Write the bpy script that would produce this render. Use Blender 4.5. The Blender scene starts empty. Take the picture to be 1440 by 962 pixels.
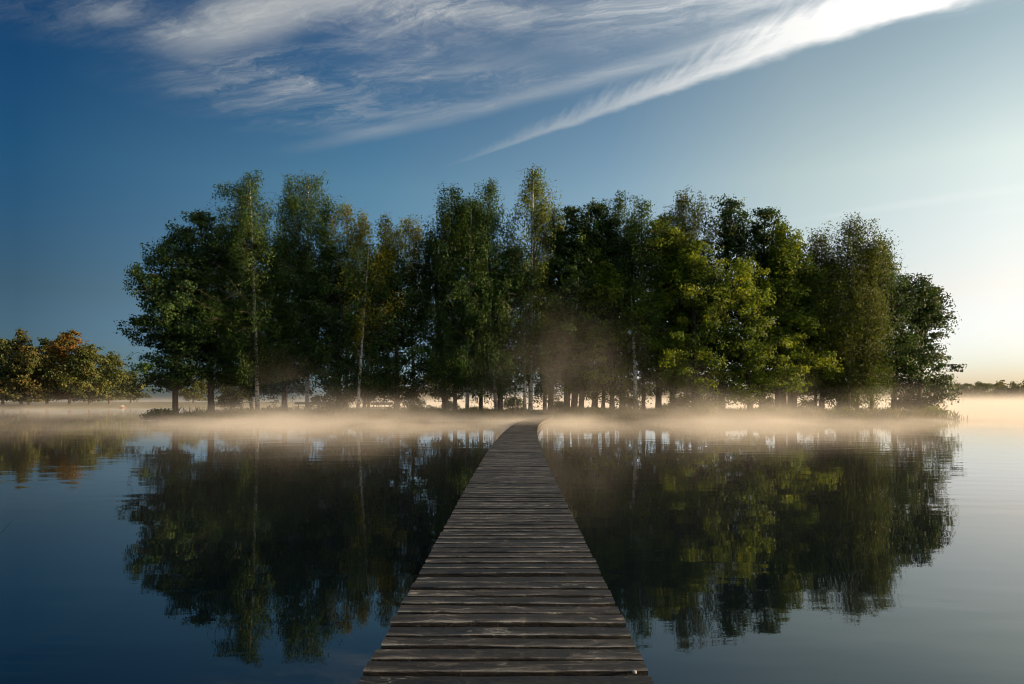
import bpy, math, random
import numpy as np
from mathutils import Vector, Matrix

random.seed(5)
R = math.radians
sc = bpy.context.scene
COL = sc.collection
F, PX0, HY, EYE = 1000.0, 720.0, 560.0, 1.9      # lens in photo pixels, centre column, horizon row, eye height over the water
DECK = 0.46

def at(px, py, d):
    return ((px - PX0) / F * d, d, EYE + (HY - py) / F * d)

# ------------------------------------------------------------------ helpers
def tag(o, label=None, cat=None, group=None, kind=None):
    if label: o['label'] = label
    if cat: o['category'] = cat
    if group: o['group'] = group
    if kind: o['kind'] = kind
    return o

def empty(name, loc):
    o = bpy.data.objects.new(name, None); COL.objects.link(o)
    o.location = loc; o.empty_display_size = .3
    return o

def mesh_obj(name, verts, faces, mat=None, parent=None, smooth=False, attrs=None):
    """verts (n,3); faces: (m,k) array or list of tuples."""
    me = bpy.data.meshes.new(name)
    v = np.asarray(verts, dtype=np.float32)
    if isinstance(faces, np.ndarray):
        m, k = faces.shape
        loops = faces.astype(np.int32).ravel(); tot = np.full(m, k, np.int32)
    else:
        tot = np.array([len(f) for f in faces], np.int32)
        loops = np.array([i for f in faces for i in f], np.int32); m = len(faces)
    start = np.concatenate([[0], np.cumsum(tot)[:-1]]).astype(np.int32)
    me.vertices.add(len(v)); me.vertices.foreach_set('co', v.ravel())
    me.loops.add(len(loops)); me.loops.foreach_set('vertex_index', loops)
    me.polygons.add(m); me.polygons.foreach_set('loop_start', start); me.polygons.foreach_set('loop_total', tot)
    for an, (dom, data) in (attrs or {}).items():
        a = me.attributes.new(an, 'FLOAT', dom); a.data.foreach_set('value', np.asarray(data, np.float32))
    me.update(calc_edges=True)
    me.polygons.foreach_set('use_smooth', np.full(m, smooth, bool))
    if mat: me.materials.append(mat)
    o = bpy.data.objects.new(name, me); COL.objects.link(o)
    if parent: o.parent = parent
    return o

class MB:
    """collects simple solids, built as one mesh"""
    def __init__(s): s.v = []; s.f = []
    def box(s, c, size, rot=None):
        b = len(s.v); hx, hy, hz = size[0]/2, size[1]/2, size[2]/2
        M = rot or Matrix.Identity(3)
        for x, y, z in ((-1,-1,-1),(1,-1,-1),(1,1,-1),(-1,1,-1),(-1,-1,1),(1,-1,1),(1,1,1),(-1,1,1)):
            p = M @ Vector((x*hx, y*hy, z*hz)); s.v.append((c[0]+p.x, c[1]+p.y, c[2]+p.z))
        for q in ((0,3,2,1),(4,5,6,7),(0,1,5,4),(1,2,6,5),(2,3,7,6),(3,0,4,7)): s.f.append(tuple(b+i for i in q))
    def tube(s, pts, rad, n=7, cap=True):
        pts = [Vector(p) for p in pts]; b = len(s.v)
        for i, p in enumerate(pts):
            t = (pts[min(i+1, len(pts)-1)] - pts[max(i-1, 0)]).normalized()
            a = t.cross(Vector((0,0,1)) if abs(t.z) < .9 else Vector((1,0,0))).normalized(); c = t.cross(a)
            for k in range(n):
                q = p + (a*math.cos(k*2*math.pi/n) + c*math.sin(k*2*math.pi/n)) * rad[i]
                s.v.append(q[:])
        for i in range(len(pts)-1):
            for k in range(n):
                s.f.append((b+i*n+k, b+i*n+(k+1)%n, b+(i+1)*n+(k+1)%n, b+(i+1)*n+k))
        if cap:
            s.f.append(tuple(b+k for k in reversed(range(n)))); e = b+(len(pts)-1)*n
            s.f.append(tuple(e+k for k in range(n)))
    def build(s, name, mat, parent=None, smooth=False):
        return mesh_obj(name, s.v, s.f, mat, parent, smooth)

# ------------------------------------------------------------------ node helpers
class N:
    """a socket with arithmetic"""
    def __init__(s, nt, sock): s.nt = nt; s.s = sock
    def _m(s, op, *a, clamp=False):
        n = s.nt.nodes.new('ShaderNodeMath'); n.operation = op; n.use_clamp = clamp
        for i, x in enumerate((s,) + a):
            if isinstance(x, N): s.nt.links.new(x.s, n.inputs[i])
            else: n.inputs[i].default_value = x
        return N(s.nt, n.outputs[0])
    def __add__(s, o): return s._m('ADD', o)
    __radd__ = __add__
    def __mul__(s, o): return s._m('MULTIPLY', o)
    __rmul__ = __mul__
    def __sub__(s, o): return s._m('SUBTRACT', o)
    def __rsub__(s, o): return (s * -1.0) + o
    def __truediv__(s, o): return s._m('DIVIDE', o)
    def __neg__(s): return s * -1.0
    def pow(s, o): return s._m('POWER', o)
    def exp(s): return s._m('EXPONENT')
    def abs(s): return s._m('ABSOLUTE')
    def mx(s, o): return s._m('MAXIMUM', o)
    def mn(s, o): return s._m('MINIMUM', o)
    def step(s, a, b, lo=0.0, hi=1.0, kind='SMOOTHSTEP'):
        n = s.nt.nodes.new('ShaderNodeMapRange'); n.interpolation_type = kind
        s.nt.links.new(s.s, n.inputs[0])
        for i, x in enumerate((a, b, lo, hi)):
            if isinstance(x, N): s.nt.links.new(x.s, n.inputs[1+i])
            else: n.inputs[1+i].default_value = x
        return N(s.nt, n.outputs[0])

def node(nt, t, **kw):
    n = nt.nodes.new(t)
    for k, v in kw.items(): setattr(n, k, v)
    return n
def comb(nt, x, y, z):
    n = nt.nodes.new('ShaderNodeCombineXYZ')
    for i, a in enumerate((x, y, z)):
        if isinstance(a, N): nt.links.new(a.s, n.inputs[i])
        else: n.inputs[i].default_value = a
    return n.outputs[0]
def noise(nt, vec, scale, detail=4, rough=.5, dist=0.0):
    n = node(nt, 'ShaderNodeTexNoise'); n.inputs['Scale'].default_value = scale
    n.inputs['Detail'].default_value = detail; n.inputs['Roughness'].default_value = rough
    n.inputs['Distortion'].default_value = dist
    if vec is not None: nt.links.new(vec, n.inputs['Vector'])
    return N(nt, n.outputs['Fac'])
def ramp(nt, fac, stops, interp='LINEAR'):
    n = node(nt, 'ShaderNodeValToRGB'); cr = n.color_ramp; cr.interpolation = interp
    while len(cr.elements) < len(stops): cr.elements.new(.5)
    for e, (p, c) in zip(cr.elements, stops): e.position = p; e.color = (*c, 1)
    nt.links.new(fac.s if isinstance(fac, N) else fac, n.inputs[0])
    return n.outputs[0]
def mix(nt, fac, a, b, blend='MIX'):
    n = node(nt, 'ShaderNodeMix', data_type='RGBA', blend_type=blend)
    n.clamp_factor = True
    for i, x in ((0, fac), (6, a), (7, b)):
        if isinstance(x, N): nt.links.new(x.s, n.inputs[i])
        elif hasattr(x, 'links'): nt.links.new(x, n.inputs[i])
        elif isinstance(x, (int, float)): n.inputs[i].default_value = x
        else: n.inputs[i].default_value = (*x, 1)
    return n.outputs[2]
def new_mat(name):
    m = bpy.data.materials.new(name); m.use_nodes = True
    nt = m.node_tree; nt.nodes.clear()
    out = node(nt, 'ShaderNodeOutputMaterial')
    return m, nt, out
def sepxyz(nt, sock):
    n = node(nt, 'ShaderNodeSeparateXYZ'); nt.links.new(sock, n.inputs[0])
    return [N(nt, n.outputs[i]) for i in range(3)]

# ------------------------------------------------------------------ sun, sky, clouds
SUN_AZ, SUN_EL = 93.0, 9.0
SKY_AZ = 98.0
sd = Vector((math.sin(R(SUN_AZ))*math.cos(R(SUN_EL)), math.cos(R(SUN_AZ))*math.cos(R(SUN_EL)), math.sin(R(SUN_EL))))
sl = bpy.data.lights.new('sun', 'SUN'); sl.energy = 5.0; sl.angle = R(.5); sl.color = (1.0, .71, .40)
so = bpy.data.objects.new('sun', sl); COL.objects.link(so); so.rotation_euler = sd.to_track_quat('Z', 'Y').to_euler()
so.location = (60, -10, 40)

SKY_STOPS = (.16, .335, .5, .62, .725, 1.0)     # towards the sun; rows: rising height over the horizon
SKY_ROWS = [
 [(.26, .42, .74), (.96, 1.43, 2.6), (2.11, 2.45, 3.91), (2.75, 2.87, 4.18), (2.4, 2.45, 3.35), (2.32, 2.24, 2.72)],
 [(.22, .33, .46), (1.02, 1.19, 1.42), (2.31, 2.09, 2.13), (3.08, 2.43, 2.24), (3.67, 2.66, 2.38), (3.49, 2.53, 2.26)],
 [(.13, .38, .58), (.91, 1.28, 1.37), (2.13, 2.09, 1.91), (3.79, 2.92, 2.12), (4.66, 3.45, 2.42), (4.43, 3.28, 2.3)],
 [(.06, .31, .57), (.22, .70, 1.08), (1.06, 1.31, 1.41), (2.42, 2.14, 1.73), (2.59, 2.3, 1.77), (2.46, 2.18, 1.68)]]
def build_world():
    w = bpy.data.worlds.new('World'); sc.world = w; w.use_nodes = True
    nt = w.node_tree; nt.nodes.clear()
    out = node(nt, 'ShaderNodeOutputWorld'); bg = node(nt, 'ShaderNodeBackground')
    sky = node(nt, 'ShaderNodeTexSky', sky_type='NISHITA', sun_disc=False)
    sky.sun_elevation = R(SUN_EL); sky.sun_rotation = R(SUN_AZ); sky.air_density = 1.0; sky.dust_density = 1.2; sky.ozone_density = 2.0
    tc = node(nt, 'ShaderNodeTexCoord'); x, y, z = sepxyz(nt, tc.outputs['Generated'])
    # how near the sun's side of the sky a direction is (0 away .. 1 towards)
    hz = (x*x + y*y).pow(.5).mx(.001)
    ca = x/hz*math.sin(R(SKY_AZ)) + y/hz*math.cos(R(SKY_AZ))
    f = ca*.5 + .5
    def row(cols): return ramp(nt, f, list(zip(SKY_STOPS, cols)))
    t1 = mix(nt, z.step(.04, .13, kind='LINEAR'), row(SKY_ROWS[0]), row(SKY_ROWS[1]))
    t2_ = mix(nt, z.step(.13, .28, kind='LINEAR'), t1, row(SKY_ROWS[2]))
    tint = mix(nt, z.step(.28, .46, kind='LINEAR'), t2_, row(SKY_ROWS[3]))
    base = mix(nt, 1.0, sky.outputs[0], tint, 'MULTIPLY')
    # cirrus on a high flat layer
    zz = z.mx(.06); u = x/zz; v = y/zz
    wv = comb(nt, u*.9, v*.9, 0.0)
    w1 = noise(nt, wv, 1.1, 3) - .5; w2 = noise(nt, wv, 4.0, 4, .6) - .5
    # along / across the long streak
    ang = math.atan2(-.62, .78); ux, uy = math.cos(ang), math.sin(ang)
    s = (u-.41)*ux + (v-2.27)*uy
    t = (u-.41)*(-uy) + (v-2.27)*ux           # positive = away from camera and to the right
    # note: lower edge in the picture = larger v
    tt = t - (s*-.083 + .112) + w1*.03
    fine = comb(nt, s*1.2, t*9.0 + w1*1.5 + w2*.5, 0.0)
    fib = noise(nt, fine, 2.2, 8, .68, .1)
    wid = s.step(-1.1, 1.0, .015, .28, 'LINEAR')
    edge = (tt + w2*wid*.8)/wid
    fe = noise(nt, comb(nt, s*9.0 + t*9.0, t*3.0, 5.0), 2.2, 5, .6)
    streak = (edge + (fe-.5)*1.2).step(-1.3, -.1) * edge.step(.22, -.20)
    streak = streak * s.step(-1.15, -.35) * (fib*.7 + .55) * s.step(-.6, 1.0, .42, 1.25)
    # veil above the streak
    veil = edge.step(-4.2, -.4) * edge.step(.1, -.3) * s.step(-.2, .7) * (fib*.9)
    # broad fibrous bank over the left and middle
    ang2 = math.atan2(-.50, .86); ax, ay = math.cos(ang2), math.sin(ang2)
    s2 = (u+.5)*ax + (v-2.1)*ay; t2 = (u+.5)*(-ay) + (v-2.1)*ax
    f2 = comb(nt, s2*1.0 + w1*.8, t2*5.2 + w1*1.8 + w2*.35, 3.0)
    fb = noise(nt, f2, 1.9, 9, .70, .15)
    big = noise(nt, comb(nt, u*1.0 + 2.3, v*1.5 + .4, 1.0), 1.5, 3, .5)
    iso = noise(nt, comb(nt, s2*1.5 + w2*.5 + w1, t2*3.4 + w2*.5 - s2*.4, 7.0), 1.7, 9, .68, .5).step(.36, .64)
    bank = (t2 + w1*.6).step(.66, .05) * (s2 + w1*.3).step(-.85, -.15) * (fb.step(.36, .74)*.75 + .2) * big.step(.28, .60) * iso
    veil2 = (t2 + w1*.6 + w2*.1).step(.60, .0) * s2.step(-.3, .5) * (fb*.75 + iso*.25) * .42
    # bright comb at upper left: ends at about (130,60)
    s3 = (u+.75)*ax + (v-1.93)*ay; t3 = (u+.75)*(-ay) + (v-1.93)*ax
    e3 = (t3 + w2*.10 + w1*.08)
    comb3 = e3.step(-.16, -.02) * e3.step(.13, .0) * (s3 + w2*.25).step(-.44, .02) * (fb*.8 + .45) * s3.step(.9, .3)
    # thin lower wisp from (420,212) upward to the right
    t4 = t2 - .50 + s2*s2*.06 + w1*.12
    wisp = (t4.abs()).step(.09, .0) * s2.step(-.9, -.2) * (fb*.8 + .1) * .5
    # faint streak low on the right
    s5 = (u-2.0)*ux + (v-3.7)*uy; t5 = (u-2.0)*(-uy) + (v-3.7)*ux
    low = (t5.abs() + w1*.1).step(.13, .0) * s5.abs().step(.8, .1) * .08
    # soft banks of low thin cloud near the horizon by the sun
    low2 = noise(nt, comb(nt, u*.10, z*26.0, 2.0), 1.4, 4, .55).step(.5, .72) * z.step(.30, .2) * z.step(.0, .05) * ca.step(.35, .7) * .35
    dens = (streak*1.0 + veil*.40 + bank*.95 + veil2 + comb3*.85 + wisp + low + low2).mn(1.0).mx(0.0) * z.step(.06, .14)
    cc = ramp(nt, f, [(.1, (3.4, 3.7, 3.8)), (.3, (4.3, 4.5, 4.6)), (.45, (5.2, 5.4, 5.4)), (.58, (8.0, 8.1, 8.0)), (.7, (11.5, 11.2, 10.8)), (1.0, (12, 11, 10))])
    col = mix(nt, dens, base, cc)
    nt.links.new(col, bg.inputs[0]); bg.inputs[1].default_value = .0555
    nt.links.new(bg.outputs[0], out.inputs[0])
build_world()

# ------------------------------------------------------------------ materials
def leaf_mat(name, cols, trans=.35, tcol=1.5):
    m, nt, out = new_mat(name)
    a = node(nt, 'ShaderNodeAttribute', attribute_name='tint')
    c = ramp(nt, a.outputs['Fac'], [(i/(len(cols)-1), q) for i, q in enumerate(cols)])
    d = node(nt, 'ShaderNodeBsdfPrincipled'); nt.links.new(c, d.inputs['Base Color']); d.inputs['Roughness'].default_value = .55
    d.inputs['Specular IOR Level'].default_value = .25
    t = node(nt, 'ShaderNodeBsdfTranslucent'); tc = mix(nt, 1.0, c, (tcol*1.05, tcol, tcol*.55), 'MULTIPLY'); nt.links.new(tc, t.inputs[0])
    mx = node(nt, 'ShaderNodeMixShader'); mx.inputs[0].default_value = trans
    nt.links.new(d.outputs[0], mx.inputs[1]); nt.links.new(t.outputs[0], mx.inputs[2]); nt.links.new(mx.outputs[0], out.inputs[0])
    return m
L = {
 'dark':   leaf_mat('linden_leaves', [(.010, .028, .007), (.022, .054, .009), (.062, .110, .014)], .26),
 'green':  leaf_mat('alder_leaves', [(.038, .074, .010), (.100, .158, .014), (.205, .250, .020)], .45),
 'birch':  leaf_mat('birch_leaves', [(.018, .048, .010), (.034, .078, .014), (.075, .115, .018)]),
 'yellow': leaf_mat('yellowing_birch_leaves', [(.070, .110, .012), (.190, .200, .014), (.34, .30, .018)]),
 'yellowgreen': leaf_mat('yellow_green_birch_leaves', [(.036, .074, .012), (.080, .120, .014), (.180, .200, .018)]),
 'bronze': leaf_mat('bronze_birch_leaves', [(.028, .055, .010), (.058, .086, .014), (.105, .120, .018)]),
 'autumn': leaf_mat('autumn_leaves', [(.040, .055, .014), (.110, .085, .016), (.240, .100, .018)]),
 'speckled': leaf_mat('speckled_leaves', [(.026, .046, .012), (.055, .066, .016), (.150, .095, .020)]),
 'farolive': leaf_mat('olive_leaves', [(.030, .050, .014), (.060, .078, .018), (.110, .105, .020)]),
}
def bark_mat(name, a, b, birch=False):
    m, nt, out = new_mat(name)
    g = node(nt, 'ShaderNodeTexCoord'); x, y, z = sepxyz(nt, g.outputs['Object'])
    if birch:
        n1 = noise(nt, comb(nt, x*3.0, y*3.0, z*7.0), 1.2, 5, .65)
        f = n1.step(.52, .62)
        f = (f + z.step(2.2, .2)*.6).mn(1.0)
    else:
        f = noise(nt, comb(nt, x*9.0, y*9.0, z*1.6), 1.5, 5, .6).step(.35, .7)
    c = mix(nt, f, a, b)
    p = node(nt, 'ShaderNodeBsdfPrincipled'); nt.links.new(c, p.inputs['Base Color']); p.inputs['Roughness'].default_value = .85
    bp = node(nt, 'ShaderNodeBump'); bp.inputs['Strength'].default_value = .6; bp.inputs['Distance'].default_value = .03
    nt.links.new(f.s, bp.inputs['Height']); nt.links.new(bp.outputs[0], p.inputs['Normal'])
    nt.links.new(p.outputs[0], out.inputs[0])
    return m
B = {'dark': bark_mat('dark_bark', (.075, .055, .04), (.035, .026, .02)),
     'twig': bark_mat('dark_twigs', (.10, .085, .07), (.04, .03, .025)),
     'white': bark_mat('birch_bark', (.55, .50, .43), (.06, .05, .045), True)}

def ground_mat():
    m, nt, out = new_mat('grassy_earth')
    g = node(nt, 'ShaderNodeNewGeometry')
    n1 = noise(nt, g.outputs['Position'], .6, 5, .6); n2 = noise(nt, g.outputs['Position'], 6.0, 4, .6)
    c = ramp(nt, n1*.6 + n2*.4, [(.3, (.035, .030, .018)), (.5, (.050, .058, .020)), (.7, (.085, .085, .028))])
    p = node(nt, 'ShaderNodeBsdfPrincipled'); nt.links.new(c, p.inputs['Base Color']); p.inputs['Roughness'].default_value = .95
    bp = node(nt, 'ShaderNodeBump'); bp.inputs['Distance'].default_value = .08; nt.links.new(n2.s, bp.inputs['Height']); nt.links.new(bp.outputs[0], p.inputs['Normal'])
    nt.links.new(p.outputs[0], out.inputs[0]); return m
M_GROUND = ground_mat()
M_GRASS = leaf_mat('shore_grass', [(.040, .060, .014), (.075, .090, .020), (.130, .120, .035)], .3)

def wood_mat(name, dark, mid, light, rough=.42, wet=True):
    m, nt, out = new_mat(name)
    tc = node(nt, 'ShaderNodeTexCoord'); x, y, z = sepxyz(nt, tc.outputs['Object'])
    a = node(nt, 'ShaderNodeAttribute', attribute_name='plank'); pk = N(nt, a.outputs['Fac'])
    off = pk*37.0
    vv = comb(nt, x*1.6 + off, y*26.0, z*26.0 + off)
    warp = noise(nt, comb(nt, x*2.0 + off, y*6.0, off), 1.3, 3) - .5
    grain = noise(nt, comb(nt, x*1.2 + off, y*24.0 + warp*9.0, z*24.0), 1.8, 7, .68)
    streak = noise(nt, comb(nt, x*.9 + off, y*5.0 + warp*2.5, off), 2.0, 4, .6)
    kx = noise(nt, comb(nt, x*5.0 + off, y*9.0, off*1.3), 1.0, 2, .5)
    knot = kx.step(.70, .78)
    f = (grain*.62 + streak*.38)
    c = ramp(nt, f, [(.30, dark), (.50, mid), (.66, light)])
    tone = mix(nt, pk, (.42, .48, .48), (1.75, 1.65, 1.5))
    c = mix(nt, 1.0, c, tone, 'MULTIPLY')
    worn = (streak.step(.54, .68) * grain.step(.50, .60))*.85
    c = mix(nt, worn, c, (.19, .195, .19))
    c = mix(nt, knot*.6, c, (.30, .26, .22))
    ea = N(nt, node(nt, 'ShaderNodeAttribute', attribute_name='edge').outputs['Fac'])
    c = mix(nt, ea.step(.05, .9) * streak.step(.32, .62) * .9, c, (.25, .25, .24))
    c = mix(nt, ea.step(-.1, -.7) * .85, c, (.004, .004, .0035))  # near-black plank sides: wet rot plus the shade of the gaps, painted in
    p = node(nt, 'ShaderNodeBsdfPrincipled'); nt.links.new(c, p.inputs['Base Color'])
    p.inputs['Specular IOR Level'].default_value = .38
    rg = grain.step(.3, .7, rough-.12, rough+.25, 'LINEAR'); nt.links.new(rg.s, p.inputs['Roughness'])
    bp = node(nt, 'ShaderNodeBump'); bp.inputs['Strength'].default_value = .9; bp.inputs['Distance'].default_value = .010
    h = grain + streak*.8 + knot*.3
    nt.links.new(h.s, bp.inputs['Height']); nt.links.new(bp.outputs[0], p.inputs['Normal'])
    nt.links.new(p.outputs[0], out.inputs[0]); return m
M_PLANK = wood_mat('wet_planks', (.003, .0028, .0026), (.0105, .0098, .0082), (.046, .043, .037), .42)
M_BEAM = wood_mat('beam_wood', (.03, .024, .018), (.09, .07, .05), (.17, .14, .105), .6)

def water_mat():
    m, nt, out = new_mat('lake_water')
    g = node(nt, 'ShaderNodeNewGeometry'); x, y, z = sepxyz(nt, g.outputs['Position'])
    p = node(nt, 'ShaderNodeBsdfPrincipled')
    p.inputs['Base Color'].default_value = (.004, .008, .010, 1); p.inputs['Roughness'].default_value = .015
    p.inputs['IOR'].default_value = 1.45; p.inputs['Specular IOR Level'].default_value = .62
    big = noise(nt, comb(nt, x*.35, y*.5, 0.0), .35, 2)
    patch = big.step(.42, .62, .35, 1.25)
    w1 = noise(nt, comb(nt, x*.7, y*1.6, 0.0), 1.0, 1, .4); w2 = noise(nt, comb(nt, x*2.2, y*5.0, 4.0), 1.6, 3, .55)
    h = (w1*1.0 + w2*.09)*patch
    bp = node(nt, 'ShaderNodeBump'); bp.inputs['Strength'].default_value = 1.0; bp.inputs['Distance'].default_value = .0048
    nt.links.new(h.s, bp.inputs['Height']); nt.links.new(bp.outputs[0], p.inputs['Normal'])
    nt.links.new(p.outputs[0], out.inputs[0]); return m
M_WATER = water_mat()

def plain_mat(name, col, rough=.6, metal=0.0, bump=20.0):
    m, nt, out = new_mat(name)
    tc = node(nt, 'ShaderNodeTexCoord'); n = noise(nt, tc.outputs['Object'], bump, 4, .6)
    c = mix(nt, n, tuple(q*.7 for q in col), tuple(min(1, q*1.2) for q in col))
    p = node(nt, 'ShaderNodeBsdfPrincipled'); nt.links.new(c, p.inputs['Base Color'])
    p.inputs['Roughness'].default_value = rough; p.inputs['Metallic'].default_value = metal
    nt.links.new(p.outputs[0], out.inputs[0]); return m

# ------------------------------------------------------------------ water, land
S = 4000
w = mesh_obj('water', [(-S, -S, 0), (S, -S, 0), (S, S, 0), (-S, S, 0)], [(0, 1, 2, 3)], M_WATER)
tag(w, 'still dark lake reflecting the sky and the trees', 'water', kind='structure')
S = 4500
w = mesh_obj('terrain', [(-S, -S, -3), (S, -S, -3), (S, S, -3), (-S, S, -3)], [(0, 1, 2, 3)], M_GROUND)
tag(w, 'lake bed under the water running out to the horizon', 'ground', kind='structure')

ICX, ICY, IRX, IRY = 4.4, 70.0, 36.6, 10.2
def island_h(x, y):
    """height of the island ground"""
    an = np.arctan2((y-ICY)/IRY, (x-ICX)/IRX)
    wob = 1 + .018*np.sin(an*9+1) + .012*np.sin(an*23+2) + .008*np.sin(an*41)
    # squarish ellipse
    r = (np.abs((x-ICX)/IRX)**3.2 + np.abs((y-ICY)/IRY)**3.2)**(1/3.2)/wob
    e = np.clip((1-r)/.16, -1, 1)
    return np.where(e > 0, .62*np.sin(np.clip(e, 0, 1)*math.pi/2)**.8, e*.8) + .05*np.sin(x*1.3)*np.sin(y*1.1+x*.3)*np.clip(e, 0, 1)
nx, ny = 260, 90
gx = np.linspace(ICX-IRX*1.06, ICX+IRX*1.06, nx); gy = np.linspace(ICY-IRY*1.12, ICY+IRY*1.12, ny)
GX, GY = np.meshgrid(gx, gy)
GZ = island_h(GX, GY)
idx = np.arange(nx*ny).reshape(ny, nx)
q = np.stack([idx[:-1, :-1], idx[:-1, 1:], idx[1:, 1:], idx[1:, :-1]], -1).reshape(-1, 4)
o = mesh_obj('island', np.stack([GX, GY, GZ], -1).reshape(-1, 3), q, M_GROUND, smooth=True)
tag(o, 'low grassy island carrying the tall trees', 'island', kind='structure')

# far shores: a low bank on the left, a long one behind everything
def bank(name, pts, h, depth, label):
    V, Fc = [], []
    rng = np.random.default_rng(len(pts))
    prof = [(0, -1), (0.0, -.1), (2, h*.5), (8, h), (depth, h*1.1), (depth+8, -1)]
    dense = []
    for (a, b) in zip(pts[:-1], pts[1:]):
        k = max(2, int(math.dist(a, b)/12))
        for i in range(k): dense.append((a[0]+(b[0]-a[0])*i/k, a[1]+(b[1]-a[1])*i/k))
    dense.append(pts[-1])
    for (x, y) in dense:
        j = rng.normal(0, .8)
        for (dy, z) in prof: V.append((x, y+dy+j, z))
    n = len(prof)
    for i in range(len(dense)-1):
        for k in range(n-1): Fc.append((i*n+k, (i+1)*n+k, (i+1)*n+k+1, i*n+k+1))
    o = mesh_obj(name, V, Fc, M_GROUND, smooth=True); tag(o, label, 'shore', kind='structure')
bank('shore', [(-260, 128), (-150, 138), (-90, 142), (-62, 152), (-40, 175), (-10, 230), (40, 330), (90, 470)], .45, 120, 'misty grass bank under the orange and olive trees')
bank('far_shore', [(60, 520), (200, 540), (420, 560), (700, 520), (1000, 400)], 2.0, 160, 'distant low bank under the grey wood')

# ------------------------------------------------------------------ boardwalk
path = [(-.03, 2.2), (-.028, 3.6), (-.01, 7.2), (.01, 12), (.06, 18), (.16, 24), (.30, 30), (.52, 36), (.80, 42), (1.20, 48), (1.80, 54), (2.55, 59), (3.3, 62.8)]
py_ = np.array([p[1] for p in path]); px_ = np.array([p[0] for p in path])
def cx(y):
    # smooth interpolation (average of neighbouring linear values)
    return float(np.mean([np.interp(y+k, py_, px_) for k in (-3, -1.5, 0, 1.5, 3)])) if y > 8 else float(np.interp(y, py_, px_))
def cz(y): return DECK - .17*min(1, max(0, (y-14)/36)) + .30*max(0, (y-57)/6)
WID = 1.5
def build_boardwalk():
    rng = random.Random(3)
    root = empty('boardwalk', (0, 2.2, 0))
    tag(root, 'long dark wooden boardwalk of crosswise planks leading over the lake to the island', 'boardwalk')
    V, Fc, PK, ED = [], [], [], []
    y = 2.25
    while y < 62.5:
        dep = .152 + rng.uniform(-.014, .010); gap = rng.uniform(.042, .072)
        x = cx(y); z = cz(y)
        dx = (cx(y+.5)-cx(y-.5)); a = -math.atan(dx)
        ca, sa = math.cos(a), math.sin(a)
        half = WID/2; l = half + rng.uniform(-.008, .008); r = half + rng.uniform(-.008, .008)
        tilt = rng.gauss(0, .026); yaw = rng.gauss(0, .004); dz = rng.gauss(0, .0035); cup = rng.uniform(-.004, .006)
        slope = (cz(y+.5)-cz(y-.5)); th = .042
        nseg = 14 if y < 16 else (6 if y < 32 else 2)
        # cross section, rounded upper edges
        hd = dep/2; c = .009
        sec = [(-hd, -th), (-hd, -c), (-hd+c*.35, -c*.3), (-hd+c, 0), (0, cup), (hd-c, 0), (hd-c*.35, -c*.3), (hd, -c), (hd, -th)]
        b = len(V); ns = len(sec); pk = rng.random()
        w0, w1_, w2_ = rng.uniform(0, 6), rng.uniform(-.006, .006), rng.uniform(0, 6)
        for i in range(nseg+1):
            t = i/nseg; sx = -l + (l+r)*t
            bow = w1_*math.sin(t*math.pi) + .0015*math.sin(t*17+w0)
            zb = .002*math.sin(t*5+w2_) + rng.gauss(0, .0008)
            for k, (sy, sz) in enumerate(sec):
                e = rng.gauss(0, .0014) if k in (1, 2, 6, 7) else 0
                lx, ly = sx, sy*(1 + .02*math.sin(t*9+w2_)) + bow + e + yaw*sx
                lz = sz + zb + tilt*sy + dz + slope*sy
                V.append((x + lx*ca - ly*sa, y + dep/2 + lx*sa + ly*ca - 2.2, z + lz))
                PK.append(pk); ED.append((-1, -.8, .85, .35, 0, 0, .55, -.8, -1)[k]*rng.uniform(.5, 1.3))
        for i in range(nseg):
            for k in range(ns-1): Fc.append((b+i*ns+k, b+(i+1)*ns+k, b+(i+1)*ns+k+1, b+i*ns+k+1))
            Fc.append((b+i*ns+ns-1, b+(i+1)*ns+ns-1, b+(i+1)*ns, b+i*ns))
        Fc.append(tuple(b+k for k in range(ns))); Fc.append(tuple(b+nseg*ns+k for k in reversed(range(ns))))
        y += dep + gap
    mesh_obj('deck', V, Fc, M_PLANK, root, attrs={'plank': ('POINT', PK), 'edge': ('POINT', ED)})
    for off in (-.62, .62):
        m = MB(); ys = np.arange(2.3, 62.6, 1.2)
        pts = [(cx(yy)+off, yy-2.2, cz(yy)-.135) for yy in ys]
        b = 0
        for p, qn in zip(pts[:-1], pts[1:]):
            a = math.atan2(qn[0]-p[0], qn[1]-p[1])
            m.box(((p[0]+qn[0])/2, (p[1]+qn[1])/2, (p[2]+qn[2])/2), (.07, math.dist(p[:2], qn[:2])+.004, .16),
                  Matrix.Rotation(-a, 3, 'Z') @ Matrix.Rotation(math.atan2(qn[2]-p[2], qn[1]-p[1]), 3, 'X'))
        m.build('stringer', M_BEAM, root)
    for yy in (4.0, 10.0, 16.0, 22.0, 28.0, 34.0, 40.0, 46.0, 52.0):
        for off in (-.52, .52):
            m = MB(); x = cx(yy)+off; m.tube([(x, yy-2.2, -1.6), (x, yy-2.2, cz(yy)-.06)], [.075, .07], 9); m.build('post', M_BEAM, root, True)
    # bright bolt head near the front right corner
    m = MB(); p = ((892-PX0)/F*3.74, 3.74-2.2, DECK+.004)
    for (r0, z0, r1, z1) in ((.016, 0, .016, .004), ):
        m.tube([(p[0], p[1], p[2]-.01), (p[0], p[1], p[2]+.001), (p[0], p[1], p[2]+.003)], [.013, .013, .011], 12)
    m.build('bolt', plain_mat('bolt_steel', (.24, .24, .25), .7, 0.0), root, True)
build_boardwalk()

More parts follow.
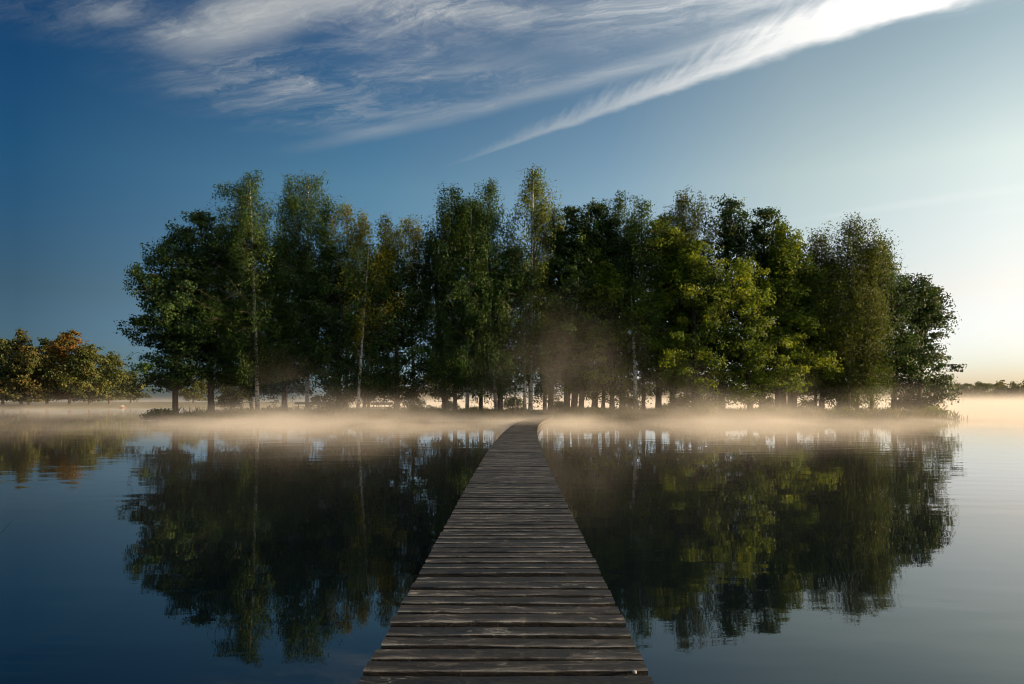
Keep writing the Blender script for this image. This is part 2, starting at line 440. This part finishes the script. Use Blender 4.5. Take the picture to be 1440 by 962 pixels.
# ------------------------------------------------------------------ trees
def leaves_mesh(rng, centres, sig, n_per, size, aspect=.6, hang=0.0, tints=None, cull=0):
    """rhombic leaf faces scattered about cluster centres -> verts, faces, tint"""
    n_per = np.maximum(4, (n_per*rng.lognormal(-.1, .45, len(centres)))).astype(int)
    C = np.repeat(centres, n_per, axis=0); n = len(C)
    P = C + np.clip(rng.normal(0, 1, (n, 3)), -1.35, 1.35) * (np.repeat(sig, n_per, axis=0) if np.ndim(sig) == 2 else np.asarray(sig))
    if cull:                                     # drop stray leaves far from any bough
        key = np.floor(P/.75).astype(np.int64) + 500; k1 = (key[:, 0]*1000 + key[:, 1])*1000 + key[:, 2]
        _, inv, cnt = np.unique(k1, return_inverse=True, return_counts=True)
        ok = cnt[inv.ravel()] >= cull; P = P[ok]; C = C[ok]; n = len(P); tt_ = np.repeat(tints, n_per)[ok]
    else: tt_ = np.repeat(tints, n_per)
    # leaves of one bough face alike: outwards and up, with scatter
    mid = centres.mean(0); out = (P - mid)*np.array([1, 1, .45]); out /= np.linalg.norm(out, axis=1)[:, None] + 1e-6
    loc = (P - C); loc /= np.linalg.norm(loc, axis=1)[:, None] + 1e-6
    nrm = rng.normal(0, .50, (n, 3)) + out*.55 + loc*.55; nrm[:, 2] += .22
    nrm /= np.linalg.norm(nrm, axis=1)[:, None]
    ax = rng.normal(0, 1, (n, 3)); ax[:, 2] -= hang*2.2
    ax -= nrm*(ax*nrm).sum(1)[:, None]; ax /= np.linalg.norm(ax, axis=1)[:, None]
    bx = np.cross(nrm, ax)
    s = size*rng.uniform(.6, 1.25, n)
    a = ax*s[:, None]*.5; b = bx*(s*aspect)[:, None]*.5
    fold = nrm*(s*.08)[:, None]
    V = np.stack([P-a, P-a*.1+b+fold, P+a, P-a*.1-b+fold], 1).reshape(-1, 3)
    Fq = np.arange(n*4).reshape(-1, 4)
    t = tt_ + rng.normal(0, .07, n)
    return V, Fq, np.clip(t, 0, 1)

def prof_fn(shape):
    if shape == 'round': return lambda t: (np.sin(np.pi*np.clip(.10+.88*t, 0, 1)**.85))**.62
    if shape == 'birch': return lambda t: np.clip(np.sin(np.pi*np.clip(.16+.80*t, 0, 1)**.85)**.55*(1.05-.25*t), .05, 1)
    if shape == 'cone':  return lambda t: np.clip(.70+1.0*t, 0, 1)*np.clip(1.02-t, 0, 1)**.55
    if shape == 'weep':  return lambda t: np.clip(.55+.9*t, 0, 1)*np.clip(1.03-t**1.7, 0, 1)**.6
    return lambda t: np.ones_like(t)

def tree(name, label, tpx, d, cpx, top, hw, bot, shape='round', leaf='dark', bark='dark', group=None, base=None, lean=0.0, dens=1.0, lsize=.30, seed=0, r0=None, ydepth=1.0, topleaf=None):
    rng = np.random.default_rng(seed+17); rr = random.Random(seed)
    x0 = (tpx-PX0)/F*d; y0 = d
    zb = float(island_h(np.array(x0), np.array(y0))) if base is None else base
    root = empty(name, (x0, y0, zb)); tag(root, label, 'tree', group)
    H = EYE + (HY-top)/F*d - zb; cb = EYE + (HY-bot)/F*d - zb
    ccx = (cpx-tpx)/F*d; Rr = hw/F*d
    pf = prof_fn(shape); birch = shape in ('birch', 'weep')
    if birch: cb -= min(2.2, .35*cb); dens *= 1.15
    # trunk
    r = r0 or (.006*H + .055 if birch else .011*H + .09)
    k = 9; sway = rr.uniform(-.25, .25)
    def axis(z):
        t = z/H
        return np.array([ccx*t**1.3 + lean*(t - t*t)*H + sway*math.sin(t*5)*.5*t*(1.2-t), .3*math.sin(t*4+seed)*t, z])
    m = MB(); zs = [0, .25, .8] + [H*.97*i/k for i in range(1, k+1) if H*.97*i/k > 1.2]
    m.tube([axis(z) - (np.array([0, 0, .35]) if z == 0 else 0) for z in zs], [r*1.5 if z == 0 else (r*1.15 if z < .3 else r*(1-.9*z/H)+.012) for z in zs], 9)
    ntf = len(m.f)
    # limbs with clusters
    h = H-cb; Rr *= 1.18; nl = int((52 if not birch else 64)*max(.4, min(1.6, h/14))*max(.7, min(1.5, Rr/2.8)))
    cents, sig, tint = [], [], []
    ga = rr.uniform(0, 6)
    for i in range(nl):
        t = (i+rr.random())/nl
        az = ga + i*2.39996 + rr.gauss(0, .3)
        rad = max(.25, Rr*float(pf(np.array(t)))*rr.choice((.5, .72, .86, .95, 1.0, 1.08)))
        rad *= 1 + .20*math.sin(2*az + seed*1.7 + t*8) + .10*math.sin(t*17+seed)
        ze = cb + h*t*.985; ax0 = axis(min(H*.94, max(cb*.9, ze - rad*(.55 if not birch else .8))))
        axe = axis(min(H*.97, ze))
        e = np.array([axe[0] + math.cos(az)*rad, axe[1] + math.sin(az)*rad*ydepth, ze])
        mid = (ax0+e)/2 + np.array([0, 0, rad*.12])
        rl = max(.012, .15*r*(1-.6*t))
        m.tube([ax0, mid, e], [rl*1.6, rl, .012], 4, cap=False)
        ln = np.linalg.norm(e-ax0); ncl = max(3, int(ln*2.2))
        ti = rr.uniform(.2, .75)
        for j in range(ncl):
            s = rr.uniform(.38, 1.03) if j else 1.0
            p = (1-s)**2*ax0 + 2*s*(1-s)*mid + s*s*e
            sp = min(.20*rad*s + .15, .65)
            p = p + np.clip([rr.gauss(0, sp), rr.gauss(0, sp), rr.gauss(0, sp*.55)], -1.0, 1.0)
            if j % 2 == 0 or s > .8: m.tube([(1-s)**2*ax0 + 2*s*(1-s)*mid + s*s*e, p], [.016, .008], 3, cap=False)
            if birch:
                cents.append(p - np.array([0, 0, rr.uniform(.1, .9)])); sig.append((.30, .30, .55 if shape == 'birch' else .85))
            else:
                q_ = min(.75, rr.lognormvariate(-.95, .35)); cents.append(p); sig.append((q_*1.15, q_*1.15, q_*.6))
            tint.append(ti + rr.gauss(0, .12))
    # secondary leaders give uneven tops
    for j in range(3 if birch else 2):
        a_ = rr.uniform(0, 6.28) if j else rr.choice((0, math.pi)); dx_ = Rr*rr.uniform(.30, .62); tz = cb + h*rr.uniform(.80, .95)
        p0 = axis(H*.55); p1 = axis(tz) + np.array([math.cos(a_)*dx_, math.sin(a_)*dx_*ydepth, 0])
        m.tube([p0, (p0*.4+p1*.6) + np.array([math.cos(a_)*.3, 0, 0]), p1], [.3*r, .18*r, .012], 5, cap=False)
        for q_ in range(int(h*1.6)):
            s_ = rr.uniform(.45, 1.0); w_ = .5*Rr*(1.12-s_) + .12
            cents.append(p0*(1-s_) + p1*s_ + np.array([rr.gauss(0, w_), rr.gauss(0, w_), rr.gauss(0, .3)])); sig.append((.28, .28, .42)); tint.append(rr.uniform(.3, .8))
    # leader tuft
    for j in range(4):
        cents.append(axis(H*.97) + np.array([rr.gauss(0, .3), rr.gauss(0, .3), -rr.uniform(0, 1.0)])); sig.append((.25, .25, .35)); tint.append(.6)
    cents = np.array(cents); sig = np.array(sig); tint = np.array(tint)
    npc = max(10, int((42 if birch else 52)*dens**.8*(.25/lsize)**1.6))
    V, Fq, T = leaves_mesh(rng, cents, sig, npc, lsize*(.85 if birch else 1.0), .55 if birch else .68, .8 if birch else .15, tint, 7 if lsize < .3 else 0)
    zmin = .15
    keep = (V.reshape(-1, 4, 3)[:, :, 2].min(1) > zmin)
    V = V.reshape(-1, 4, 3)[keep].reshape(-1, 3); T = T[keep]; Fq = np.arange(len(V)).reshape(-1, 4)
    to = m.build('trunk', B[bark], root, True)
    if bark == 'white':
        to.data.materials.append(B['twig']); to.data.polygons.foreach_set('material_index', [0]*ntf + [1]*(len(m.f)-ntf))
    mesh_obj('crown', V, Fq, L[leaf], root, attrs={'tint': ('FACE', T)})
    return root

ISL = 'trees on the island'
# (label, trunk column, distance, crown column, top row, half width, bottom row, shape, leaf, bark, lean, density)
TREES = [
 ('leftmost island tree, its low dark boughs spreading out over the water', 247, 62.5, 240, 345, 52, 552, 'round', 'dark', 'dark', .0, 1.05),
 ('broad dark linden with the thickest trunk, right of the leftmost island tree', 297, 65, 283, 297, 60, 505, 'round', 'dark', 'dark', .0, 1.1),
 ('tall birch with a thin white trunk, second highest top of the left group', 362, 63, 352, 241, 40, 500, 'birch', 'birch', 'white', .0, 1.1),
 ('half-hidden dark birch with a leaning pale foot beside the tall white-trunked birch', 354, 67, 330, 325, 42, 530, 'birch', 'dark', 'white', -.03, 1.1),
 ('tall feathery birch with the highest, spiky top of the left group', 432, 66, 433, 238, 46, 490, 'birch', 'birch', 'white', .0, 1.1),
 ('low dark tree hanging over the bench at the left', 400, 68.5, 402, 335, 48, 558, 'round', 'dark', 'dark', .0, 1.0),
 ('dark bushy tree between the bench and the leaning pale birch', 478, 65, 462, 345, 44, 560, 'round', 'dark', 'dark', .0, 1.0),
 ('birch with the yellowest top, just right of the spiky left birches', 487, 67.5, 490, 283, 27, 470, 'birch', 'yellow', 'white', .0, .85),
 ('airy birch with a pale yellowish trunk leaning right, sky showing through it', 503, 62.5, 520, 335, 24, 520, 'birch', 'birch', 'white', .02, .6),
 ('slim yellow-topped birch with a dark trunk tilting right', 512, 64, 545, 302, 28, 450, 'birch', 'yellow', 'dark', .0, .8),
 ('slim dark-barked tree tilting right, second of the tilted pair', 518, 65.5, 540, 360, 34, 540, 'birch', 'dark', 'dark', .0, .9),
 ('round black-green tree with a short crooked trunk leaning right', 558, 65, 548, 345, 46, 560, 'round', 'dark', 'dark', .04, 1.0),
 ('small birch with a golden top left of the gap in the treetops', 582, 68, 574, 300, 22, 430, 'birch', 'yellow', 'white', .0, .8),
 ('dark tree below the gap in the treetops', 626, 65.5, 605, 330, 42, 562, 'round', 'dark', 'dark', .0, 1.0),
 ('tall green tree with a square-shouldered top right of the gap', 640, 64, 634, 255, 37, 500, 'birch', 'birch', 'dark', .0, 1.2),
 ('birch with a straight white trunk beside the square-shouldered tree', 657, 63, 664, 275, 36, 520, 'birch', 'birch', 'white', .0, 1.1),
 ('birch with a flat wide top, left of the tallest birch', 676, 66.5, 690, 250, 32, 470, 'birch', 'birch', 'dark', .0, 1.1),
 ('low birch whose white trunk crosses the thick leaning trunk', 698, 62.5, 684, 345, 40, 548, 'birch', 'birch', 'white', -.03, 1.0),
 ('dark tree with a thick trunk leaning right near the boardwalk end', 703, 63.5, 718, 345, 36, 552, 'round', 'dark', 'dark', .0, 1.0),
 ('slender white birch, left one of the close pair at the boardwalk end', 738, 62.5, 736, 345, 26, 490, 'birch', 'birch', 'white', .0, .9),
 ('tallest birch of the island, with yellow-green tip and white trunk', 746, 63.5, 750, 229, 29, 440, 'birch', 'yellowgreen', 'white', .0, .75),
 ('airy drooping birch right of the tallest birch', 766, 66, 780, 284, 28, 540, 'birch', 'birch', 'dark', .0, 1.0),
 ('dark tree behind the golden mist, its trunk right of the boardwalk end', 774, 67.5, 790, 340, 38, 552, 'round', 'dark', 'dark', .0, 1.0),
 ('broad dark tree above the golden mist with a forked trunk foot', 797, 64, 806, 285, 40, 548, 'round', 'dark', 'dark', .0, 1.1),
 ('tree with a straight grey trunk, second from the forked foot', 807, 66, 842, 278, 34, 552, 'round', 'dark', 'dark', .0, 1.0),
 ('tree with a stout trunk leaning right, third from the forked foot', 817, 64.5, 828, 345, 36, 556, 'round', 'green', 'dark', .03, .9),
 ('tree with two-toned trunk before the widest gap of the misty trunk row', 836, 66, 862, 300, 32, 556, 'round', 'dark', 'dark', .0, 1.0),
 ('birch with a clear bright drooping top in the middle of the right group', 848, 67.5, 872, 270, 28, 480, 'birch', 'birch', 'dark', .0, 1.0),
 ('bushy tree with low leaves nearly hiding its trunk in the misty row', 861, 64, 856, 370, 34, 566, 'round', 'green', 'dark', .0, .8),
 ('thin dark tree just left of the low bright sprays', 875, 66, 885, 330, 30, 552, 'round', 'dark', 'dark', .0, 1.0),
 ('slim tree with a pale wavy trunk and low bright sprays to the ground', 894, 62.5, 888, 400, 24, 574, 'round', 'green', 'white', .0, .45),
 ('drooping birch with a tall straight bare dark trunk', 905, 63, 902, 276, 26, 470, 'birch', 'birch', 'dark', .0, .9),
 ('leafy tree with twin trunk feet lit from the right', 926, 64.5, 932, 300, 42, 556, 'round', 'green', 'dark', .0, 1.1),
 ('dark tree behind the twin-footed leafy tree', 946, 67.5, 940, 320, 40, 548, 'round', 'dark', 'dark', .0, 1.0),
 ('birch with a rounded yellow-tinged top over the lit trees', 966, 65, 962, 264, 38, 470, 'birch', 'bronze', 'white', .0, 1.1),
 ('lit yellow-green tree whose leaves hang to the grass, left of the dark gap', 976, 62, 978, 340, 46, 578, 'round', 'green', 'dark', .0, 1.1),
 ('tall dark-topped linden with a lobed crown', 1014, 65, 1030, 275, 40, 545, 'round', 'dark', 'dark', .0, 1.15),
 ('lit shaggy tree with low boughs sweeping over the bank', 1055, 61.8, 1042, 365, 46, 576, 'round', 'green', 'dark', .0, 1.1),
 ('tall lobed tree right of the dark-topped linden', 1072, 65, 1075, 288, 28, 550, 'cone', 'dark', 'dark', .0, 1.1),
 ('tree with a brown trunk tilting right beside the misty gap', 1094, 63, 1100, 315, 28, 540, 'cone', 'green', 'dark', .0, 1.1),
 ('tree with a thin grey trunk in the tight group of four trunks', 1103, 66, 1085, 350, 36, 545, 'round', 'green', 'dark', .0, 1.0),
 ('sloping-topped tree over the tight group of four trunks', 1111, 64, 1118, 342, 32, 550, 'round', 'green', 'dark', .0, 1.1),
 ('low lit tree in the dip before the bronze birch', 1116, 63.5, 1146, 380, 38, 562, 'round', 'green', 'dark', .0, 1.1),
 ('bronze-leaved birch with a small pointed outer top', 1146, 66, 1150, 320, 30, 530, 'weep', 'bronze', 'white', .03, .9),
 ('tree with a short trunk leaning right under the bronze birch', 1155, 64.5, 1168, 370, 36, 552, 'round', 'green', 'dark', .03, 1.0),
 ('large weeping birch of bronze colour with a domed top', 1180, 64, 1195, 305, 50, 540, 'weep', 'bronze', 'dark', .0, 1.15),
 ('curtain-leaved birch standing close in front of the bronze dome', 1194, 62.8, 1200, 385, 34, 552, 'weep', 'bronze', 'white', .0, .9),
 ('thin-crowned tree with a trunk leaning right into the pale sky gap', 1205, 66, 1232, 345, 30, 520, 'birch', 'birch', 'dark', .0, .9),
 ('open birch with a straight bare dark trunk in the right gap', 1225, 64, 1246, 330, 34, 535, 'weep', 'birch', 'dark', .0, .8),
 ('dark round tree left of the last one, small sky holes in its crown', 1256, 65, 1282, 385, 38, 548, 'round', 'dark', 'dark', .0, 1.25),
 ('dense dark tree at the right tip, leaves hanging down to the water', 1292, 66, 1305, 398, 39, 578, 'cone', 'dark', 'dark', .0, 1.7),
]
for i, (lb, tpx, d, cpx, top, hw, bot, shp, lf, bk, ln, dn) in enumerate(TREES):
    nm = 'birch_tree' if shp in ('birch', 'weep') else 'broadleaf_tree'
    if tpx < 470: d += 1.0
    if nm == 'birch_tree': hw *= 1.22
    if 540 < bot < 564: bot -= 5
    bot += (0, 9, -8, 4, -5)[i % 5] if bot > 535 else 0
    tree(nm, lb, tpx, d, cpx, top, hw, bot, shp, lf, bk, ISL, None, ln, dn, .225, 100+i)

FAR = 'trees on the far left bank'
FARL = [
 ('olive tree cut by the left edge of the picture', 4, 150, 4, 476, 30, 560, 'round', 'farolive'),
 ('slim far tree with a reddish pointed top', 30, 152, 29, 463, 16, 556, 'cone', 'speckled'),
 ('round far tree speckled with orange leaves, foremost on the left bank', 40, 144, 40, 487, 36, 566, 'round', 'speckled'),
 ('dark olive far tree between the speckled one and the orange-topped one', 66, 153, 66, 476, 26, 560, 'round', 'farolive'),
 ('far tree with the bright orange top', 98, 150, 99, 465, 27, 560, 'round', 'autumn'),
 ('rounded far tree with a gold right flank', 126, 147, 126, 484, 27, 564, 'round', 'farolive'),
 ('small far tree half behind the leftmost island tree', 154, 156, 155, 497, 20, 562, 'round', 'farolive'),
 ('low far tree seen under the boughs of the leftmost island tree', 184, 165, 186, 522, 18, 562, 'round', 'farolive'),
 ('pale far tree seen between the two leftmost island trunks', 272, 185, 270, 512, 26, 562, 'round', 'farolive'),
 ('green far tree showing between the island trunks near the bench', 330, 200, 330, 515, 28, 562, 'round', 'farolive'),
 ('green far tree showing between the tilted trunks', 545, 240, 545, 522, 26, 563, 'round', 'farolive'),
 ('green far tree showing left of the straight white birch', 610, 250, 612, 524, 26, 563, 'round', 'farolive'),
]
for i, (lb, tpx, d, cpx, top, hw, bot, shp, lf) in enumerate(FARL):
    tree('broadleaf_tree', lb, tpx, d, cpx, top, hw, bot, shp, lf, 'dark', FAR, .9, 0.0, .9, .52, 300+i)

# far wood: one mass of foliage along the distant shore
def far_wood():
    rng = np.random.default_rng(9); c = []; sg = []; tn = []
    for k in range(420):
        x = rng.uniform(40, 760); y = 545 + rng.uniform(0, 60) + .02*x
        h = rng.uniform(7.5, 11.5) + 2.0*math.sin(x*.021) + (2.5 if rng.random() < .08 else 0); rd = rng.uniform(3, 5.5)
        ti = rng.uniform(.1, .7)
        for j in range(16):
            t = rng.random(); a = rng.uniform(0, 6.28); rr_ = rd*math.sin(math.pi*(.15+.8*t))*rng.uniform(.5, 1)
            c.append((x+math.cos(a)*rr_, y+math.sin(a)*rr_, 1.6+h*t)); sg.append((1.3, 1.3, .9)); tn.append(ti)
    V, Fq, T = leaves_mesh(rng, np.array(c), np.array(sg), 22, 1.3, .8, 0, np.array(tn))
    o = mesh_obj('far_wood', V, Fq, L['farolive'], attrs={'tint': ('FACE', T)})
    tag(o, 'distant low wood fading into mist along the right horizon', 'wood', kind='stuff')
far_wood()

# ------------------------------------------------------------------ shrubs and grass on the bank
def shrub(label, px, d, hw, h, seed, leaf='birch'):
    rng = np.random.default_rng(seed); x0 = (px-PX0)/F*d
    zb = max(.0, float(island_h(np.array(x0), np.array(d))))
    root = empty('shrub', (x0, d, zb)); tag(root, label, 'shrub', 'shrubs and bushes on the island')
    c, sg, tn = [], [], []; m = MB()
    Rr = hw/F*d
    for k in range(int(16+22*Rr)):
        u_ = rng.uniform(-1, 1); e = np.array([u_*Rr, rng.uniform(-.6, .6), h*(1-u_*u_*.6)*rng.uniform(.35, 1)])
        m.tube([(u_*Rr*.4, 0, -.1), e*.6, e], [.02, .014, .006], 4, False)
        c.append(e); sg.append((.22, .22, .16)); tn.append(rng.uniform(.1, .8))
    V, Fq, T = leaves_mesh(rng, np.array(c), np.array(sg), 34, .17, .6, .1, np.array(tn))
    m.build('stem', B['dark'], root); mesh_obj('foliage', V, Fq, L[leaf], root, attrs={'tint': ('FACE', T)})
shrub('rounded grey-green shrub at the left tip of the island', 226, 60.8, 24, .95, 1)
shrub('low shrub between the leftmost trunk and the thick linden trunk', 268, 60.8, 16, .55, 2)
shrub('low dark shrub under the tall white-trunked birch', 335, 60.6, 26, .5, 3)
shrub('low shrub in front of the left bench', 415, 60.4, 30, .5, 4)
shrub('bushy shrub below the tilted pair of trunks', 520, 60.4, 30, .6, 5)
shrub('tall reedy shrub in the grass left of the four bare trunks', 590, 60.4, 34, .75, 6)
shrub('small shrub on the bank right of the boardwalk end', 842, 60.6, 20, .5, 7, 'green')
shrub('sunlit shrub on the bank left of the misty gap', 1080, 61, 22, .6, 8, 'green')
shrub('sunlit shrub under the large bronze birch', 1185, 61.2, 24, .6, 9, 'green')
shrub('low shrub at the right tip of the island', 1310, 64.5, 20, .7, 10, 'green')

UNDER = [
 ('leafy sapling in the gap right of the thick linden trunk', 322, 69, 17, 1.9), ('dark bush filling the gap behind the left bench', 452, 70, 20, 1.5),
 ('small bush between the bench and the tilted trunk pair', 476, 71, 14, 1.1), ('wide dark bush behind the second bench', 575, 70, 22, 1.8),
 ('small bush between the first two of the four bare trunks', 633, 72, 10, 1.0), ('low bush behind the two white-trunked birches at the boardwalk end', 722, 70, 14, 1.4),
 ('misty bush in the row of trunks right of the boardwalk end', 787, 71, 10, 1.0), ('bright bush at the foot of the slim pale wavy trunk', 886, 64, 12, 1.3),
 ('bush behind the twin-footed tree', 952, 69, 18, 1.5), ('bush at the foot of the dark-topped linden', 1002, 66, 18, 1.6),
 ('bushy sapling in the wide misty gap of the right group', 1082, 70, 12, 1.3), ('bush left of the short leaning trunk under the bronze birch', 1134, 69, 12, 1.2),
 ('bush behind the bronze dome, left of the open right gap', 1192, 70, 14, 1.6), ('dark bush at the foot of the last tree on the right', 1282, 67, 22, 1.8)]
for i, (lb, px, d, hw, h) in enumerate(UNDER): shrub(lb, px, d, hw, h, 40+i, ('dark', 'birch', 'green')[i % 3] if px > 700 else ('dark', 'birch')[i % 2])

def grass():
    rng = np.random.default_rng(4); n = 52000
    x = rng.uniform(ICX-IRX*1.02, ICX+IRX*1.02, n); y = np.where(rng.random(n) < .8, ICY-IRY*1.02 + np.abs(rng.normal(0, 1.6, n)), rng.uniform(ICY-IRY, ICY+IRY, n))
    z = island_h(x, y); dk = np.abs(x - np.interp(y, py_, px_)) > 1.0
    k = (z > -.12) & dk; x, y, z = x[k], y[k], z[k]; n = len(x)
    clump = .5 + .5*np.sin(x*1.7+2*np.sin(x*.43))*np.sin(x*.61+1)
    h = rng.uniform(.18, .5, n)*(.6+.9*clump)*np.where(z < .25, 1.7, .8)
    a = rng.uniform(0, 2*np.pi, n); wv = rng.uniform(.015, .035, n)
    lx, ly = rng.normal(0, .22, n)*h, rng.normal(0, .22, n)*h
    b0 = np.stack([x-np.cos(a)*wv, y-np.sin(a)*wv, z-.05], 1); b1 = np.stack([x+np.cos(a)*wv, y+np.sin(a)*wv, z-.05], 1)
    m1 = np.stack([x+np.cos(a)*wv*.7+lx*.4, y+np.sin(a)*wv*.7+ly*.4, z+h*.6], 1); tp = np.stack([x+lx*1.2, y+ly*1.2, z+h], 1)
    V = np.stack([b0, b1, m1, tp], 1).reshape(-1, 3)
    o = mesh_obj('grass', V, np.arange(n*4).reshape(-1, 4), M_GRASS, attrs={'tint': ('FACE', np.clip(.2+.5*clump+rng.normal(0, .2, n), 0, 1))})
    tag(o, 'shaggy grass and sedge fringing the island bank', 'grass', kind='stuff')
grass()

# ------------------------------------------------------------------ benches, moored boat, reed
M_BENCH = wood_mat('bench_wood', (.05, .04, .03), (.13, .11, .08), (.26, .23, .18), .6)
def bench(label, px, d, ln, seed):
    x0 = (px-PX0)/F*d; zb = float(island_h(np.array(x0), np.array(d)))
    root = empty('bench', (x0, d, zb)); tag(root, label, 'bench', 'benches among the trees')
    m = MB(); m.box((0, 0, .46), (ln, .36, .06)); m.build('seat', M_BENCH, root)
    m = MB(); m.box((0, .24, .78), (ln, .045, .22), Matrix.Rotation(R(-10), 3, 'X')); m.build('backrest', M_BENCH, root)
    for s in (-1, 1):
        m = MB(); m.box((s*ln*.38, 0, .215), (.09, .34, .43)); m.box((s*ln*.38, .215, .40), (.07, .05, .80), Matrix.Rotation(R(-10), 3, 'X')); m.build('leg', M_BENCH, root)
bench('long low wooden bench under the spiky-topped left birch', 436, 63.4, 2.9, 1)
bench('low wooden bench right of the tilted pair of trunks', 536, 63.6, 1.9, 2)

def boat():
    d = 141.0; x0 = (172-PX0)/F*d
    root = empty('boat', (x0, d, 0)); tag(root, 'tiny white boat with an orange hull moored by the far left bank', 'boat')
    V, Fc = [], []
    st = [(-.85, .18, .42), (-.5, .30, .36), (0, .36, .33), (.5, .30, .36), (.95, .02, .50)]
    for (x, wd, z) in st:
        V += [(x, -wd, z), (x, -wd*.6, -.05), (x, wd*.6, -.05), (x, wd, z)]
    for i in range(4):
        b = i*4
        for k in range(3): Fc.append((b+k, b+4+k, b+5+k, b+1+k))
        Fc.append((b+3, b+7, b+4, b))
    Fc.append((0, 1, 2, 3)); Fc.append((19, 18, 17, 16))
    root.scale = (.6, .6, .6)
    mesh_obj('hull', V, Fc, plain_mat('orange_paint', (.40, .17, .07), .5), root)
    m = MB(); m.box((-.15, 0, .60), (.75, .42, .46)); m.box((-.15, 0, .85), (.85, .50, .04)); m.build('cabin', plain_mat('white_paint', (.55, .54, .52), .6), root)
boat()

def reed():
    root = empty('reed', (-4.15, 5.0, 0)); tag(root, 'dark bent reed blade leaning in from the left edge over open water', 'reed')
    m = MB(); pts, rd = [], []
    for i in range(9):
        t = i/8; pts.append((t**1.7*.60, .05*t, 1.03*t - .1*(1-t))); rd.append(.010*(1-t)+.0012)
    m.tube(pts, rd, 6); m.build('stalk', L['dark'], root)
    V = []
    for i in range(7):
        t = i/6; V += [(.12+t*.5-.010*(1-t), 0, .35+.60*t**.8-.02), (.12+t*.5+.010*(1-t), .01, .35+.60*t**.8)]
    # leaf blade
    mesh_obj('blade', [(v[0]-.09, v[1]+.02, v[2]-.05) for v in V], [(2*i, 2*i+1, 2*i+3, 2*i+2) for i in range(6)], L['dark'], root)
reed()

# ------------------------------------------------------------------ morning mist
def mist_mat(name, fn, col=(1, .98, .94), aniso=0.0, step=1.0):
    m, nt, out = new_mat(name)
    g = node(nt, 'ShaderNodeNewGeometry'); x, y, z = sepxyz(nt, g.outputs['Position'])
    d = fn(nt, x, y, z)
    v = node(nt, 'ShaderNodeVolumePrincipled'); v.inputs['Color'].default_value = (*col, 1); v.inputs['Anisotropy'].default_value = aniso
    nt.links.new(d.s, v.inputs['Density']); nt.links.new(v.outputs[0], out.inputs['Volume'])
    m.cycles.volume_step_rate = step
    return m
def vbox(name, lo, hi, mat, label):
    m = MB(); m.box([(a+b)/2 for a, b in zip(lo, hi)], [b-a for a, b in zip(lo, hi)])
    o = m.build(name, mat); tag(o, label, 'mist', kind='stuff')
    return o
def low_layer(nt, x, y, z):
    n = noise(nt, comb(nt, x*.085, y*.06, z*.35), 1.0, 3, .6)
    n2 = noise(nt, comb(nt, x*.32, y*.13, z*.9 + 3.0), 1.0, 4, .62)
    hs = y.step(20, 64, .17, .31, 'LINEAR') + y.step(64, 560, 0.0, 1.5, 'LINEAR') + n.step(.38, .70)*.40
    body = y.step(30, 54, .02, 1.15) - y.step(75, 220, 0.0, 1.06)
    return (-(z/hs)).exp() * body * (n.step(.36, .66)*1.0 + n2.step(.38, .70)*.5 + .06) * .11 * x.step(-34, -19, .09, 1.0)
vbox('mist', (-500, 9, .012), (620, 660, 9.0), mist_mat('low_mist', low_layer, step=.06), 'low bank of morning mist lying on the water round the island')
def plume(cxp, cyd, z0, rx, rz, amt, seed):
    def fn(nt, x, y, z):
        wv = noise(nt, comb(nt, x*.22+seed*2, y*.2, z*.20), 1.0, 2, .5) - .5
        X = (x - cxp + (z-z0)*.12 + wv*3.0)/rx; Y = (y - cyd)/3.0; Z = (z - z0).mx(0.0)/rz
        q = X*X + Y*Y + Z*Z
        n = noise(nt, comb(nt, x*.40+seed, y*.3, z*.28), 1.0, 5, .62)
        g = (-(q*2.2)).exp() - .02
        return g.mx(0.0) * amt * n.step(.25, .72)
    return fn
def add_plume(px, py, d, hw, hh, amt, seed, label):
    x, y, z = at(px, py, d); rx = hw/F*d; rz = hh/F*d
    vbox('mist', (x-rx*1.7-1, y-4.2, .02), (x+rx*1.7+1, y+4.2, .5+rz*1.5), mist_mat('mist_wisp', plume(x, y, .4, rx, rz, amt, seed), (1, .97, .92), 0.0, .5), label)
add_plume(806, 520, 58.0, 130, 150, .06, 1.0, 'wide golden veil of mist rising before the trees right of the boardwalk end')
add_plume(420, 535, 60.0, 75, 85, .055, 5.0, 'thin grey wisp of mist before the bench at the left')
add_plume(960, 540, 58.9, 70, 80, .05, 9.0, 'thin golden wisp of mist before the lit leaves right of the middle')
add_plume(1110, 550, 60.0, 60, 70, .05, 13.0, 'golden breath of mist at the gap among the trunks of the right group')
add_plume(610, 560, 56.5, 80, 40, .05, 17.0, 'low torn strand of mist on the water left of the boardwalk end')
# ------------------------------------------------------------------ camera and render settings
cam = bpy.data.cameras.new('camera'); co = bpy.data.objects.new('camera', cam); COL.objects.link(co)
co.location = (0, 0, EYE); co.rotation_euler = (R(90), 0, 0)
cam.sensor_width = 36; cam.lens = 25.0; cam.shift_y = (HY-481)/1440; cam.clip_end = 9000; cam.clip_start = .05
sc.camera = co
sc.render.engine = 'CYCLES'; sc.cycles.pixel_filter_type = 'BLACKMAN_HARRIS'; sc.cycles.filter_width = 1.05
c = sc.cycles
c.use_denoising = True; c.max_bounces = 7; c.diffuse_bounces = 2; c.glossy_bounces = 3; c.transmission_bounces = 4; c.transparent_max_bounces = 6
c.volume_bounces = 3; c.volume_max_steps = 256; c.caustics_reflective = False; c.caustics_refractive = False
c.sample_clamp_indirect = 6.0
vs = sc.view_settings; vs.view_transform = 'Standard'; vs.look = 'None'; vs.exposure = 0.95; vs.gamma = 1.0; vs.use_curve_mapping = False
